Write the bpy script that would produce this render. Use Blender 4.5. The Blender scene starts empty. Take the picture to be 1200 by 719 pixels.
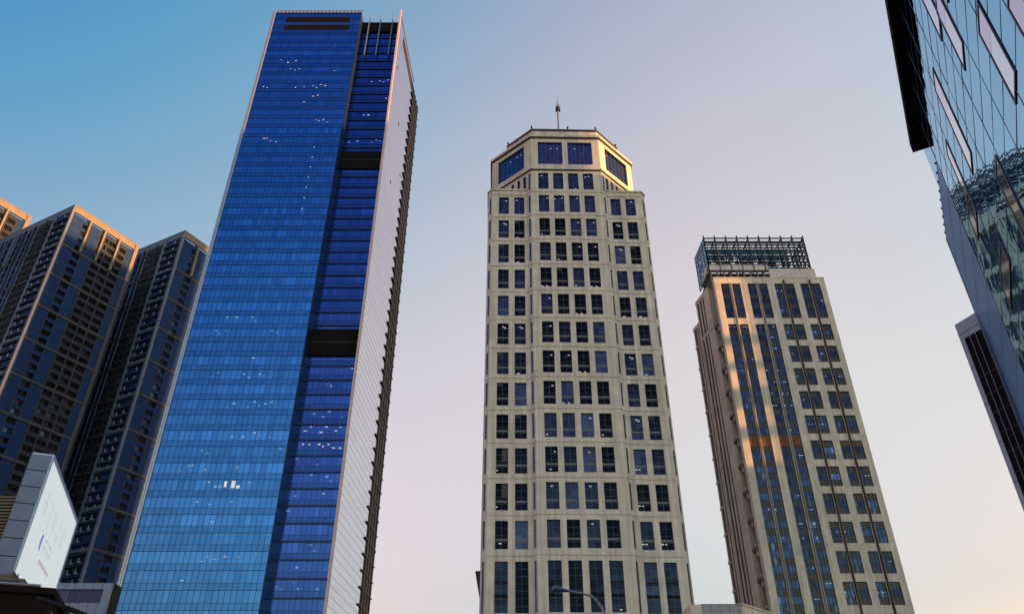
import bpy, bmesh, math, random
from mathutils import Vector, Matrix
random.seed(7)
R = math.radians
S = bpy.context.scene
C = S.collection

# ---------------------------------------------------------------- camera, sky, sun, exposure
cam_d = bpy.data.cameras.new('camera'); cam_d.sensor_width = 36.0; cam_d.lens = 36 * 896 / 1200
cam_d.clip_end = 6000; cam_d.clip_start = .1
cam = bpy.data.objects.new('camera', cam_d); C.objects.link(cam)
cam.location = (0, 0, 1.6); cam.rotation_euler = (R(90 + 33.157), 0, 0)
S.camera = cam
S.view_settings.view_transform = 'Standard'; S.view_settings.look = 'None'
S.view_settings.exposure = 1.9; S.view_settings.gamma = 1
SUN_AZ, SUN_EL = 103.0, 6.0            # compass-like: 0 = straight ahead, 90 = right
w = bpy.data.worlds.new('World'); S.world = w; w.use_nodes = True
nt = w.node_tree; nt.nodes.clear()
sky = nt.nodes.new('ShaderNodeTexSky'); sky.sky_type = 'NISHITA'; sky.sun_disc = False
sky.sun_elevation = R(SUN_EL); sky.sun_rotation = R(SUN_AZ)   # sky and lamp share one direction
sky.altitude = 20; sky.air_density = 1.2; sky.dust_density = 2.0; sky.ozone_density = 2.0
bg = nt.nodes.new('ShaderNodeBackground'); bg.inputs[1].default_value = .12
wo = nt.nodes.new('ShaderNodeOutputWorld')
# the evening sky's own colour: violet-grey towards the sun side, clearer blue away from it
def _world_tint():
    N = nt.nodes.new; L = nt.links.new
    tc = N('ShaderNodeTexCoord'); sp = N('ShaderNodeSeparateXYZ'); L(tc.outputs['Generated'], sp.inputs[0])
    def m(op, a, b):
        n = N('ShaderNodeMath'); n.operation = op
        for i, v in enumerate((a, b)):
            if isinstance(v, (int, float)): n.inputs[i].default_value = v
            elif v is not None: L(v, n.inputs[i])
        return n.outputs[0]
    x = m('MINIMUM', m('MAXIMUM', sp.outputs[0], -.56), .55); z = m('MINIMUM', m('MAXIMUM', sp.outputs[2], .2), .85)
    xx, xz, zz = m('MULTIPLY', x, x), m('MULTIPLY', x, z), m('MULTIPLY', z, z)
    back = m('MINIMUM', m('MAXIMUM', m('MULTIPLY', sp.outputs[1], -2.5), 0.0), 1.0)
    nz = N('ShaderNodeTexNoise'); nz.inputs['Scale'].default_value = 2.2; nz.inputs['Detail'].default_value = 5; L(tc.outputs['Generated'], nz.inputs['Vector'])
    haze = m('MULTIPLY', m('SUBTRACT', nz.outputs[0], .5), .10)          # faint uneven haze
    cm = N('ShaderNodeCombineXYZ')
    for i, k in enumerate(SKY_TINT):
        v = k[0]
        for c, t in zip(k[1:], (x, z, xx, xz, zz, m('MULTIPLY', zz, z), m('MULTIPLY', x, zz), m('MULTIPLY', xx, z))): v = m('ADD', m('MULTIPLY', t, c), v)
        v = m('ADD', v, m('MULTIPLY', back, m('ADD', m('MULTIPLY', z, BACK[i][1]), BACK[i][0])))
        v = m('SUBTRACT', v, m('MULTIPLY', m('MAXIMUM', m('SUBTRACT', sp.outputs[0], .6), 0.0), (4.5, 3.6, 2.6)[i]))   # unseen sun-side sky dimmed, added to darken right-facing walls
        v = m('ADD', v, haze)
        L(m('EXPONENT', v, None), cm.inputs[i])
    vm = N('ShaderNodeVectorMath'); vm.operation = 'MULTIPLY'; L(sky.outputs[0], vm.inputs[0]); L(cm.outputs[0], vm.inputs[1])
    return vm.outputs[0]
SKY_TINT = ((-0.576, -0.568, 5.63, 2.286, 1.173, -4.846, -0.178, 2.656, -8.805), (-0.58, 0.309, 3.301, -0.614, 0.408, -2.544, 0.006, -0.003, -1.265), (-0.225, 0.32, 0.867, -1.065, 0.114, -0.081, -0.237, -0.313, 0.396))
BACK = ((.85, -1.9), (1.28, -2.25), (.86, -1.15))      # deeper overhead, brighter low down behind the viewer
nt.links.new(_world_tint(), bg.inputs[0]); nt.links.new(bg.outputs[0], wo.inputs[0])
sl = bpy.data.lights.new('sun', 'SUN'); sl.energy = 4.2; sl.angle = R(.5); sl.color = (1, .43, .14)
so = bpy.data.objects.new('sun', sl); C.objects.link(so)
sd = Vector((math.sin(R(SUN_AZ)) * math.cos(R(SUN_EL)), math.cos(R(SUN_AZ)) * math.cos(R(SUN_EL)), math.sin(R(SUN_EL))))
so.rotation_euler = sd.to_track_quat('Z', 'Y').to_euler(); so.location = (300, -60, 300)
S.cycles.use_denoising = True
S.cycles.max_bounces = 6; S.cycles.glossy_bounces = 4; S.cycles.diffuse_bounces = 3

# ---------------------------------------------------------------- materials
def newmat(name):
    m = bpy.data.materials.new(name); m.use_nodes = True
    return m, m.node_tree, m.node_tree.nodes['Principled BSDF']
def stone(name, col, var=.12, scale=.35, rough=.85, bump=.15, streak=.15, fine=6.0, panel=None):
    """masonry / concrete / painted wall: blotches, vertical rain streaks, fine grain"""
    m, t, b = newmat(name); N = t.nodes.new; L = t.links.new
    tc = N('ShaderNodeTexCoord')
    n1 = N('ShaderNodeTexNoise'); n1.inputs['Scale'].default_value = scale; n1.inputs['Detail'].default_value = 6
    L(tc.outputs['Object'], n1.inputs['Vector'])
    mp = N('ShaderNodeMapping'); mp.inputs['Scale'].default_value = (1.3, 1.3, .05); L(tc.outputs['Object'], mp.inputs['Vector'])
    n2 = N('ShaderNodeTexNoise'); n2.inputs['Scale'].default_value = 1.0; n2.inputs['Detail'].default_value = 4; L(mp.outputs[0], n2.inputs['Vector'])
    n3 = N('ShaderNodeTexNoise'); n3.inputs['Scale'].default_value = fine; n3.inputs['Detail'].default_value = 3; L(tc.outputs['Object'], n3.inputs['Vector'])
    def rng(src, lo, hi, a=.3, z=.7):
        r = N('ShaderNodeMapRange'); r.inputs[1].default_value = a; r.inputs[2].default_value = z
        r.inputs[3].default_value = lo; r.inputs[4].default_value = hi; L(src, r.inputs[0]); return r.outputs[0]
    def mul(a, c):
        x = N('ShaderNodeMath'); x.operation = 'MULTIPLY'; L(a, x.inputs[0]); L(c, x.inputs[1]); return x.outputs[0]
    f = mul(mul(rng(n1.outputs[0], 1 - var, 1 + var), rng(n2.outputs[0], 1 - streak, 1 + streak * .4)), rng(n3.outputs[0], .95, 1.05))
    if panel:
        sn = N('ShaderNodeVectorMath'); sn.operation = 'SNAP'; sn.inputs[1].default_value = (panel[0], 50, panel[1]); L(tc.outputs['Object'], sn.inputs[0])
        wn = N('ShaderNodeTexWhiteNoise'); wn.noise_dimensions = '3D'; L(sn.outputs[0], wn.inputs['Vector'])
        f = mul(f, rng(wn.outputs['Value'], 1 - panel[2], 1 + panel[2], 0, 1))
    vm = N('ShaderNodeVectorMath'); vm.operation = 'SCALE'; vm.inputs[0].default_value = col; L(f, vm.inputs['Scale'])
    L(vm.outputs[0], b.inputs['Base Color']); b.inputs['Roughness'].default_value = rough; b.inputs['Specular IOR Level'].default_value = .12
    bp = N('ShaderNodeBump'); bp.inputs['Strength'].default_value = bump; bp.inputs['Distance'].default_value = .03
    L(n3.outputs[0], bp.inputs['Height']); L(bp.outputs[0], b.inputs['Normal'])
    return m
def mirror_glass(name, col, rough=.04, wave=0.0, wscale=.4, objvar=0.0, metallic=1.0, stretch=(1, 1, 1), spec=.5, edge=None):
    """coated facade glass; the face attribute 'tone' tells panes apart"""
    m, t, b = newmat(name); N = t.nodes.new; L = t.links.new
    b.inputs['Metallic'].default_value = metallic; b.inputs['Roughness'].default_value = rough
    b.inputs['Specular IOR Level'].default_value = spec
    if edge: b.inputs['Specular Tint'].default_value = (*edge, 1)
    at = N('ShaderNodeAttribute'); at.attribute_name = 'tone'
    f = N('ShaderNodeMath'); f.operation = 'ADD'; f.inputs[1].default_value = 1.0; L(at.outputs['Fac'], f.inputs[0]); out = f.outputs[0]
    if objvar:
        oi = N('ShaderNodeObjectInfo'); pw = N('ShaderNodeMath'); pw.operation = 'POWER'; pw.inputs[1].default_value = 4.0; L(oi.outputs['Random'], pw.inputs[0])
        r = N('ShaderNodeMapRange'); r.inputs[3].default_value = 1 - objvar; r.inputs[4].default_value = 1 + objvar * 2.2; L(pw.outputs[0], r.inputs[0])
        g = N('ShaderNodeMath'); g.operation = 'MULTIPLY'; L(out, g.inputs[0]); L(r.outputs[0], g.inputs[1]); out = g.outputs[0]
    vm = N('ShaderNodeVectorMath'); vm.operation = 'SCALE'; vm.inputs[0].default_value = col; L(out, vm.inputs['Scale'])
    L(vm.outputs[0], b.inputs['Base Color'])
    if wave:
        tc = N('ShaderNodeTexCoord'); mp = N('ShaderNodeMapping'); mp.inputs['Scale'].default_value = stretch
        L(tc.outputs['Object'], mp.inputs['Vector'])
        n = N('ShaderNodeTexNoise'); n.inputs['Scale'].default_value = wscale; n.inputs['Detail'].default_value = 1.5; L(mp.outputs[0], n.inputs['Vector'])
        bp = N('ShaderNodeBump'); bp.inputs['Strength'].default_value = 1; bp.inputs['Distance'].default_value = wave
        L(n.outputs[0], bp.inputs['Height']); L(bp.outputs[0], b.inputs['Normal'])
    return m
def plain(name, col, rough=.6, metallic=0.0, var=.1):
    m, t, b = newmat(name); b.inputs['Specular IOR Level'].default_value = .2 if rough > .45 else .5; N = t.nodes.new; L = t.links.new
    tc = N('ShaderNodeTexCoord'); n = N('ShaderNodeTexNoise'); n.inputs['Scale'].default_value = 1.3; n.inputs['Detail'].default_value = 4
    L(tc.outputs['Object'], n.inputs['Vector'])
    r = N('ShaderNodeMapRange'); r.inputs[1].default_value = .3; r.inputs[2].default_value = .7; r.inputs[3].default_value = 1 - var; r.inputs[4].default_value = 1 + var
    L(n.outputs[0], r.inputs[0])
    vm = N('ShaderNodeVectorMath'); vm.operation = 'SCALE'; vm.inputs[0].default_value = col; L(r.outputs[0], vm.inputs['Scale'])
    L(vm.outputs[0], b.inputs['Base Color']); b.inputs['Roughness'].default_value = rough; b.inputs['Metallic'].default_value = metallic
    return m
def glow(name, col, s):
    m, t, b = newmat(name); b.inputs['Base Color'].default_value = (*[c * .3 for c in col], 1)
    b.inputs['Emission Color'].default_value = (*col, 1); b.inputs['Emission Strength'].default_value = s
    return m

M = dict(
    cream=stone('cream_stone', (.51, .49, .455), streak=.26, var=.10, panel=(2.07, 2.02, .055)),
    cream2=stone('beige_stone', (.58, .54, .475), streak=.25, panel=(1.9, 2.0, .05)),
    shade_line=plain('painted_shade_line', (.04, .038, .036), .7),  # shadow under the crown ledges, painted as a dark band
    blind=plain('window_blind', (.055, .06, .07), .8),
    tile=plain('grey_wall_tile', (.27, .28, .34), .5, 0, .08),
    seam=plain('panel_seam', (.16, .15, .17), .7),
    pinkish=plain('pink_grey_trim', (.45, .37, .38), .6),
    joint=plain('stone_joint', (.20, .17, .14), .8),
    rim=plain('dark_rim', (.03, .03, .035), .5),
    black=plain('black_louvre', (.003, .003, .004), .9),
    office_glass=mirror_glass('office_glass', (.013, .017, .036), .05, objvar=.75),
    crown_glass=mirror_glass('crown_glass', (.035, .05, .13), .06),
    office_glass2=mirror_glass('strip_glass', (.022, .032, .072), .06, objvar=.4),
    muntin=plain('muntin', (.10, .10, .115), .5, .3),
    spandrel=plain('glass_spandrel', (.012, .013, .024), .35, .4),
    blue_glass=mirror_glass('blue_curtain_glass', (.044, .168, .43), .06),
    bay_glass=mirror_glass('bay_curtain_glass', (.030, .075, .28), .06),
    side_glass=mirror_glass('side_wall_glass', (.62, .60, .66), .12),
    mull=plain('curtain_mullion', (.012, .03, .09), .4, .5),
    edge=plain('pale_edge_trim', (.30, .36, .46), .35, .5),
    fin=plain('blue_grey_fin', (.16, .22, .34), .4, .4),
    bronze=plain('dark_bronze', (.05, .038, .032), .5, .3, .25),
    plant=plain('sun_tinted_louvre', (.15, .065, .03), .7, .0, .3),  # brown plant louvre with sunset orange added to its colour
    bronze_brown=plain('brown_rib', (.11, .075, .06), .6, .0, .25),  # paler brown for ribs, fins, links and bands
    apt_blue=stone('apartment_blue_panel', (.008, .032, .12), var=.15, streak=.1, rough=.8),
    apt_tan=stone('tan_and_sunlit_top', (.17, .15, .14), var=.15, rough=.8),  # tan trim; on apartment tops, paler to carry sunset brightness in the colour
    apt_belt=stone('apartment_belt', (.058, .062, .076), var=.15, rough=.8),
    apt_tan2=stone('apartment_spandrel', (.024, .032, .052), var=.15, rough=.8),
    apt_pale=stone('apartment_pale_pilaster', (.11, .145, .215), var=.1, rough=.7),
    apt_glass=mirror_glass('apartment_glass', (.004, .006, .012), .45, objvar=.6, metallic=.0, spec=.05),
    apt_white=plain('white_window_frame', (.38, .42, .52), .5),
    lit=glow('ceiling_light', (1, .95, .88), .15),
    litb=glow('cool_ceiling_light', (.45, .70, 1), .11),
    steel=plain('lattice_steel', (.035, .045, .055), .5, .5),
    teal=mirror_glass('lattice_glass', (.05, .11, .16), .1),
    white=stone('white_parapet', (.55, .53, .50), var=.06, streak=.2),
    wing_grey=plain('wing_grey_panel', (.24, .34, .42), .5, .2, .08),
    grey=plain('grey_panel', (.19, .24, .34), .5, .1, .08),
    mall_glass=mirror_glass('mall_mirror_glass', (.46, .70, .84), .02, wave=.006, wscale=.9, edge=(.52, .74, .88)),
    mall_side=mirror_glass('mall_side_glass', (.22, .38, .60), .35, metallic=.9, edge=(.45, .60, .80)),
    mall_line=plain('mall_joint', (.05, .13, .22), .5),
    violet=plain('dark_violet_frame', (.02, .012, .05), .4, .2),
    pink=mirror_glass('pink_slot_glass', (.52, .46, .62), .05),
    pale_slot=mirror_glass('pale_slot_glass', (.60, .68, .78), .05),
    dark_brown=stone('dark_brown_masonry', (.022, .013, .010), var=.3),
    tan_wood=stone('tan_frame', (.20, .14, .09), var=.2),
    screen=glow('screen_white', (.80, .86, .86), .19),
    screen_grey=glow('screen_pale_grey', (.66, .71, .72), .19),
    screen_blue=glow('screen_blue', (.02, .16, .50), .2),
    screen_red=glow('screen_dull_red', (.45, .22, .25), .2),
    asphalt=stone('asphalt', (.05, .05, .052), var=.15, scale=2, fine=40),
    pave=stone('paving', (.22, .21, .20), var=.15, scale=1),
    paint=plain('road_paint', (.7, .7, .68), .7),
    ground=stone('ground', (.13, .125, .11), var=.2, scale=.05),
    lampm=plain('lamp_housing', (.07, .15, .20), .35, .4),
    pole=plain('galvanised_pole', (.35, .36, .37), .45, .5),
    rubber=plain('black_cable', (.012, .012, .012), .6),
    slat=stone('tan_slat', (.20, .17, .12), var=.15),
)

# ---------------------------------------------------------------- mesh helpers
class MB:
    def __init__(s): s.v = []; s.f = []; s.m = []; s.t = []; s.mats = []
    def mi(s, mat):
        if mat not in s.mats: s.mats.append(mat)
        return s.mats.index(mat)
    def face(s, pts, mat, tone=0.0):
        i = len(s.v); s.v += [tuple(p) for p in pts]; s.f.append(tuple(range(i, i + len(pts)))); s.m.append(s.mi(mat)); s.t.append(tone)
    def hexa(s, p, mat, tone=0.0):          # p: 4 bottom (ccw from above), 4 top
        i = len(s.v); s.v += [tuple(q) for q in p]
        for f in ((3, 2, 1, 0), (4, 5, 6, 7), (0, 1, 5, 4), (1, 2, 6, 5), (2, 3, 7, 6), (3, 0, 4, 7)):
            s.f.append(tuple(i + k for k in f)); s.m.append(s.mi(mat)); s.t.append(tone)
    def box(s, x0, x1, y0, y1, z0, z1, mat, tone=0.0):
        s.hexa([(x0, y0, z0), (x1, y0, z0), (x1, y1, z0), (x0, y1, z0), (x0, y0, z1), (x1, y0, z1), (x1, y1, z1), (x0, y1, z1)], mat, tone)
    def prism(s, poly, z0, z1, mat, top=True, mat_top=None):   # poly counter-clockwise from above
        n = len(poly)
        for i in range(n):
            a, b = poly[i], poly[(i + 1) % n]
            s.face([(*a, z0), (*b, z0), (*b, z1), (*a, z1)], mat)
        if top:
            s.face([(*p, z1) for p in poly], mat_top or mat); s.face([(*p, z0) for p in reversed(poly)], mat_top or mat)
    def tube(s, pts, r, mat, n=10, r1=None):
        pts = [Vector(p) for p in pts]; rings = []
        for k, p in enumerate(pts):
            d = (pts[min(k + 1, len(pts) - 1)] - pts[max(k - 1, 0)]).normalized()
            a = d.cross(Vector((0, 0, 1)))
            if a.length < .01: a = d.cross(Vector((0, 1, 0)))
            a.normalize(); b = d.cross(a).normalized()
            rr = r if r1 is None else r + (r1 - r) * k / (len(pts) - 1)
            rings.append(len(s.v)); s.v += [tuple(p + a * math.cos(q * 2 * math.pi / n) * rr + b * math.sin(q * 2 * math.pi / n) * rr) for q in range(n)]
        for k in range(len(pts) - 1):
            for q in range(n):
                s.f.append((rings[k] + q, rings[k] + (q + 1) % n, rings[k + 1] + (q + 1) % n, rings[k + 1] + q)); s.m.append(s.mi(mat)); s.t.append(0)
        s.f.append(tuple(reversed(range(rings[0], rings[0] + n)))); s.m.append(s.mi(mat)); s.t.append(0)
        s.f.append(tuple(range(rings[-1], rings[-1] + n))); s.m.append(s.mi(mat)); s.t.append(0)
    def mesh(s, name):
        me = bpy.data.meshes.new(name); me.from_pydata(s.v, [], s.f)
        for m in s.mats: me.materials.append(m)
        me.polygons.foreach_set('material_index', s.m)
        a = me.attributes.new('tone', 'FLOAT', 'FACE'); a.data.foreach_set('value', s.t)
        me.update(); return me
    def build(s, name, parent=None, loc=None):
        return link(name, s.mesh(name), parent, loc)
def link(name, me, parent=None, loc=None, rz=0.0):
    o = bpy.data.objects.new(name, me); C.objects.link(o)
    if parent: o.parent = parent
    if loc: o.location = loc
    o.rotation_euler.z = rz
    return o
def tag(o, label, cat, group=None, kind=None):
    if label: o['label'] = label
    if cat: o['category'] = cat
    if group: o['group'] = group
    if kind: o['kind'] = kind
    return o
def root(name, loc, rz, label, cat, group=None):
    o = bpy.data.objects.new(name, None); C.objects.link(o); o.location = loc; o.rotation_euler = (0, 0, rz)
    return tag(o, label, cat, group)
class Fr:
    """a vertical wall plane: origin, azimuth of its left-to-right direction seen from outside"""
    def __init__(s, x, y, az):
        a = R(az); s.o = (x, y); s.d = (math.sin(a), math.cos(a)); s.n = (math.cos(a), -math.sin(a)); s.rz = R(90 - az)
    def p(s, u, z, n=0.0):
        return (s.o[0] + s.d[0] * u + s.n[0] * n, s.o[1] + s.d[1] * u + s.n[1] * n, z)
    def quad(s, mb, u0, u1, z0, z1, n, mat, tone=0.0, tilt=(0, 0)):
        a, b = tilt
        mb.face([s.p(u0, z0, n - a - b), s.p(u1, z0, n + a - b), s.p(u1, z1, n + a + b), s.p(u0, z1, n - a + b)], mat, tone)
    def box(s, mb, u0, u1, z0, z1, n0, n1, mat, tone=0.0):   # n0 inner, n1 outer
        mb.hexa([s.p(u0, z0, n1), s.p(u1, z0, n1), s.p(u1, z0, n0), s.p(u0, z0, n0), s.p(u0, z1, n1), s.p(u1, z1, n1), s.p(u1, z1, n0), s.p(u0, z1, n0)], mat, tone)
def wall(mb, fr, u0, u1, z0, z1, ops, r, mat, matf=None, ucuts=(), zcuts=(), back=None):
    """a wall sheet with real openings and reveals r deep"""
    us = sorted(set([u0, u1] + [round(x, 4) for o in ops for x in o[:2]] + list(ucuts)))
    zs = sorted(set([z0, z1] + [round(x, 4) for o in ops for x in o[2:4]] + list(zcuts)))
    us = [u for u in us if u0 <= u <= u1]; zs = [z for z in zs if z0 <= z <= z1]
    for i in range(len(us) - 1):
        uc = (us[i] + us[i + 1]) / 2
        col = [o for o in ops if o[0] < uc < o[1]]
        run = None
        for j in range(len(zs) - 1):
            zc = (zs[j] + zs[j + 1]) / 2
            hole = any(o[2] < zc < o[3] for o in col)
            mm = None if hole else (matf(uc, zc) if matf else mat)
            if run and run[2] is mm: run[1] = zs[j + 1]
            else:
                if run and run[2]: fr.quad(mb, us[i], us[i + 1], run[0], run[1], 0, run[2])
                run = [zs[j], zs[j + 1], mm]
        if run and run[2]: fr.quad(mb, us[i], us[i + 1], run[0], run[1], 0, run[2])
    for a, b, c, d in [o[:4] for o in ops]:
        mm = matf((a + b) / 2, c - .01) if matf else mat
        P = fr.p
        mb.face([P(a, c), P(b, c), P(b, c, -r), P(a, c, -r)], mm); mb.face([P(a, d, -r), P(b, d, -r), P(b, d), P(a, d)], mm)
        mb.face([P(a, c, -r), P(a, d, -r), P(a, d), P(a, c)], mm); mb.face([P(b, c), P(b, d), P(b, d, -r), P(b, c, -r)], mm)
        if back: fr.quad(mb, a, b, c, d, -r - .02, back)
def window_mesh(name, w_, h, cols, rows, glass, lights=0, bar=.05, frame=.07, lightz=None, transom=()):
    """window in its own frame: x across, -y out, z up from the sill"""
    mb = MB(); fr = Fr(0, 0, 90)
    for i in range(cols):
        for j in range(rows):
            a, b = w_ * i / cols, w_ * (i + 1) / cols; c, d = h * j / rows, h * (j + 1) / rows
            fr.quad(mb, a, b, c, d, 0, glass, random.uniform(-.25, .3), (random.uniform(-.006, .006), random.uniform(-.008, .008)))
    for i in range(1, cols): fr.box(mb, w_ * i / cols - bar / 2, w_ * i / cols + bar / 2, 0, h, -.03, .05, M['muntin'])
    for j in range(1, rows): fr.box(mb, 0, w_, h * j / rows - bar / 2, h * j / rows + bar / 2, -.03, .048, M['muntin'])
    fr.box(mb, 0, frame, 0, h, -.03, .06, M['muntin']); fr.box(mb, w_ - frame, w_, 0, h, -.03, .06, M['muntin'])
    if rows > 2 and random.random() < .3:
        bh = random.choice([.25, .5, .12]) * h; c0 = random.randrange(cols); fr.box(mb, w_ * c0 / cols + .06, w_ * (c0 + 1) / cols - .06, h - bh, h - .08, .0, .02, M['blind'])
    for z0, z1, mt in transom: fr.box(mb, .01, w_ - .01, z0, z1, -.02, .03, mt)
    for k in range(lights):
        lw = random.uniform(.35, .6); lh = random.uniform(.12, .22)
        lx = random.uniform(frame, w_ - lw - frame)
        zz = random.choice(lightz) if lightz else random.choice([h * .86, h * .8, h * .12, h * .2, h * .05])
        zz += random.uniform(-.05, .05)
        fr.quad(mb, lx, lx + lw, zz, zz + lh, .03, M['lit'])
    return mb.mesh(name)

# ---------------------------------------------------------------- ground, road (below the frame)
mb = MB(); mb.face([(-3000, -3000, 0), (3000, -3000, 0), (3000, 3000, 0), (-3000, 3000, 0)], M['ground'])
tag(mb.build('ground'), None, None, kind='structure')
mb = MB(); mb.face([(-300, 10, .02), (300, 10, .02), (300, 34, .02), (-300, 34, .02)], M['asphalt'])
for k in range(-30, 30):
    for y in (16, 28): mb.face([(k * 9, y, .028), (k * 9 + 4, y, .028), (k * 9 + 4, y + .15, .028), (k * 9, y + .15, .028)], M['paint'])
for y in (21.8, 22.1): mb.face([(-300, y, .028), (300, y, .028), (300, y + .12, .028), (-300, y + .12, .028)], M['paint'])
tag(mb.build('road'), None, None, kind='structure')
for y0, y1 in ((-8, 10), (34, 42)):
    mb = MB(); mb.box(-300, 300, y0, y1, 0, .14, M['pave']); tag(mb.build('pavement'), None, None, kind='structure')

# ================================================================ blue glass skyscraper
def blue_tower():
    t = root('skyscraper', (-83.6, 170, 0), 0, 'tallest blue mirror glass skyscraper with a recessed darker bay and pale right side wall', 'skyscraper')
    FLo = 4.1; rnd = random.Random(3)
    def curtain(fr, u0, u1, z0, z1, nb, glass, skip=(), lit=(), strong=False, off=0.0, prob=1.0):
        """glass panes floor by floor with mullions and office lights behind"""
        g = MB(); m = MB(); du = (u1 - u0) / nb
        k = 0; z = z1
        rows = []
        while z > z0 + .3:
            a = max(z0, z - FLo); rows.append((a, z, k)); z = a; k += 1
        for a, b, k in rows:
            if any(a < s1 and b > s0 for s0, s1 in skip): continue
            rt = rnd.uniform(-.10, .10); litrow = rnd.random() < .28
            for i in range(nb):
                x0 = u0 + i * du; x1 = x0 + du; sp = a + FLo * .36
                fr.quad(g, x0, x1, a, min(sp, b), 0, glass, rt * .5 + rnd.uniform(-.12, .02) - .10, (rnd.uniform(-.004, .004), rnd.uniform(-.006, .006)))
                if sp < b:
                    tone = rt + rnd.uniform(-.10, .14) + (.22 if litrow and rnd.random() < .35 else 0)
                    fr.quad(g, x0, x1, sp, b, 0, glass, tone, (rnd.uniform(-.004, .004), rnd.uniform(-.007, .007)))
            # mullion lines
            fr.box(m, u0, u1, a - .05, a + .05, -.05, .09, M['mull']) if not strong else fr.box(m, u0, u1, a - .2, a + .2, -.05, .3, M['mull'])
            if a + FLo * .36 < b: fr.box(m, u0, u1, a + FLo * .36 - .035, a + FLo * .36 + .035, -.05, .06, M['mull'])
            # lights
            for (za, zb, ua, ub, dens, mat) in lit:
                if za <= (a + b) / 2 < zb:
                    for i in range(int((ub - ua) / du * 1.0)):
                        if rnd.random() < dens:
                            lx = ua + i * du + rnd.uniform(0, .5); lz = a + FLo * rnd.choice([.45, .55, .68, .8])
                            fr.quad(g, lx, lx + rnd.uniform(.3, .75), lz, lz + rnd.uniform(.14, .4), .03, M[mat])
        for i in range(nb + 1):
            fr.box(m, u0 + i * du - .03, u0 + i * du + .03, z0, z1, -.04, .075, M['mull'])
        return g, m
    fr = Fr(0, 0, 90)
    lv = [(4.2, 26.7, 227.8, 230.4), (4.2, 26.7, 231.9, 234.6)]
    lit = [(208, 212, 4, 16, .45, 'lit'), (204, 208, 3, 26, .35, 'litb'), (195, 199.5, 2, 27, .35, 'lit'), (191, 195, 15, 24, .35, 'lit'), (187, 191, 16, 27, .3, 'lit'),
           (178, 182, 17, 27, .4, 'litb'), (173.5, 177.5, 6, 12, .6, 'lit'), (108, 112, 8, 20, .5, 'litb'), (103, 107, 6, 24, .2, 'litb'), (95, 99, 4, 26, .18, 'litb'),
           (90, 94, 8, 24, .5, 'litb'), (82, 86, 12, 27, .6, 'litb'), (74, 78, 16, 27, .45, 'litb'), (70, 74, 10, 30, .3, 'litb'), (66, 70, 6, 22, .5, 'litb'), (61, 66, 8, 24, .3, 'litb'),
           (57, 61, 10, 22, .25, 'litb'), (45, 49, 10, 29, .5, 'litb'), (41, 45, 8, 20, .3, 'litb'), (53, 57, 5, 18, .12, 'litb')]
    g, m = curtain(fr, 0, 30.2, 0, 237.2, 23, M['blue_glass'], lit=lit)
    # one bright lit office
    for (a, b, c, d) in ((17.2, 17.8, 63.2, 64.6), (18.9, 19.8, 63.0, 64.7), (20.1, 20.9, 62.9, 63.6)):
        fr.quad(g, a, b, c, d, .035, M['lit'])
    for k in range(7):
        fr.quad(g, 22.6, 22.95, 171 - k * 4.1, 171.5 - k * 4.1, .035, M['litb'])
    gl = g.build('curtain_wall', t); m.build('mullions', gl)
    for a, b, c, d in lv:
        q = MB(); fr.box(q, a, b, c, d, .06, .10, M['black'])
        for k in range(6): fr.box(q, a, b, c + .2 + k * .4, c + .28 + k * .4, .10, .16, M['black'])
        q.build('louvre_band', t)
    q = MB(); fr.box(q, -.9, 30.5, 236.9, 238.3, -.5, .25, M['edge'])
    for k in range(25): fr.box(q, -.8 + k * 1.3, -.45 + k * 1.3, 237.15, 238.0, .25, .27, M['mull'])
    q.build('parapet', t)
    q = MB(); fr.box(q, -1.0, -.02, 0, 238.3, -1.2, .35, M['edge']); fr.box(q, -.5, -.44, 0, 237, .35, .37, M['mull']); q.build('edge_trim', t)
    q = MB(); q.box(.2, 44.0, 4.4, 41, 0, 232, M['bronze']); q.box(.02, 30.2, .3, 4.4, 0, 236, M['mull']); q.build('core', t)
    # recessed bay
    q = MB(); q.box(30.2, 30.4, .1, 4.0, 0, 236.8, M['mull']); q.build('return_wall', t)
    fb = Fr(30.4, 3.9, 90)
    skip = [(165.8, 172.9), (99.8, 107.9), (231.2, 236.4)]
    litb = [(205, 209, 2, 13.5, .6, 'lit'), (201, 204.5, 5, 13, .2, 'litb'), (197, 200.5, 10, 13.5, .5, 'lit'), (189, 193, 2, 8, .5, 'lit'), (176.5, 181, 1, 13.5, .7, 'litb'), (172.9, 176, 2, 6, .3, 'lit'),
            (94, 98, 10, 13.5, .8, 'lit'), (90, 94, 3, 11, .4, 'litb'), (82, 86, 2, 12, .4, 'litb'), (73, 82, 2, 12, .5, 'lit'), (65, 73, 1, 12, .4, 'litb'), (54, 65, 1, 12, .3, 'litb'), (40, 50, 1, 12, .35, 'litb')]
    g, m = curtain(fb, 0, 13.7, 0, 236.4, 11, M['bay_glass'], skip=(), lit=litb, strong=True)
    gb = g.build('recessed_bay', t); m.build('floor_lines', gb)
    for c, d in skip:
        q = MB(); fb.box(q, .0, 13.7, c, d, .36, .5, M['black'])
        fb.box(q, .0, 13.7, (c + d) / 2 - .12, (c + d) / 2 + .12, .5, .56, M['rim'])
        q.build('louvre_band', t)
    for x, zt in ((32.9, 239.5), (36.8, 239.5), (41.1, 239.5)):
        q = MB(); q.box(x - .13, x + .13, 2.0, 3.2, 217, zt, M['fin']); q.build('roof_fin', t)
    # pale side wall with thin horizontal joints, plane runs back at azimuth 2.35
    fs = Fr(44.3, 0, 2.35)
    g = MB(); k = 0; z = 236.4
    poly_top = 236.4
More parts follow.
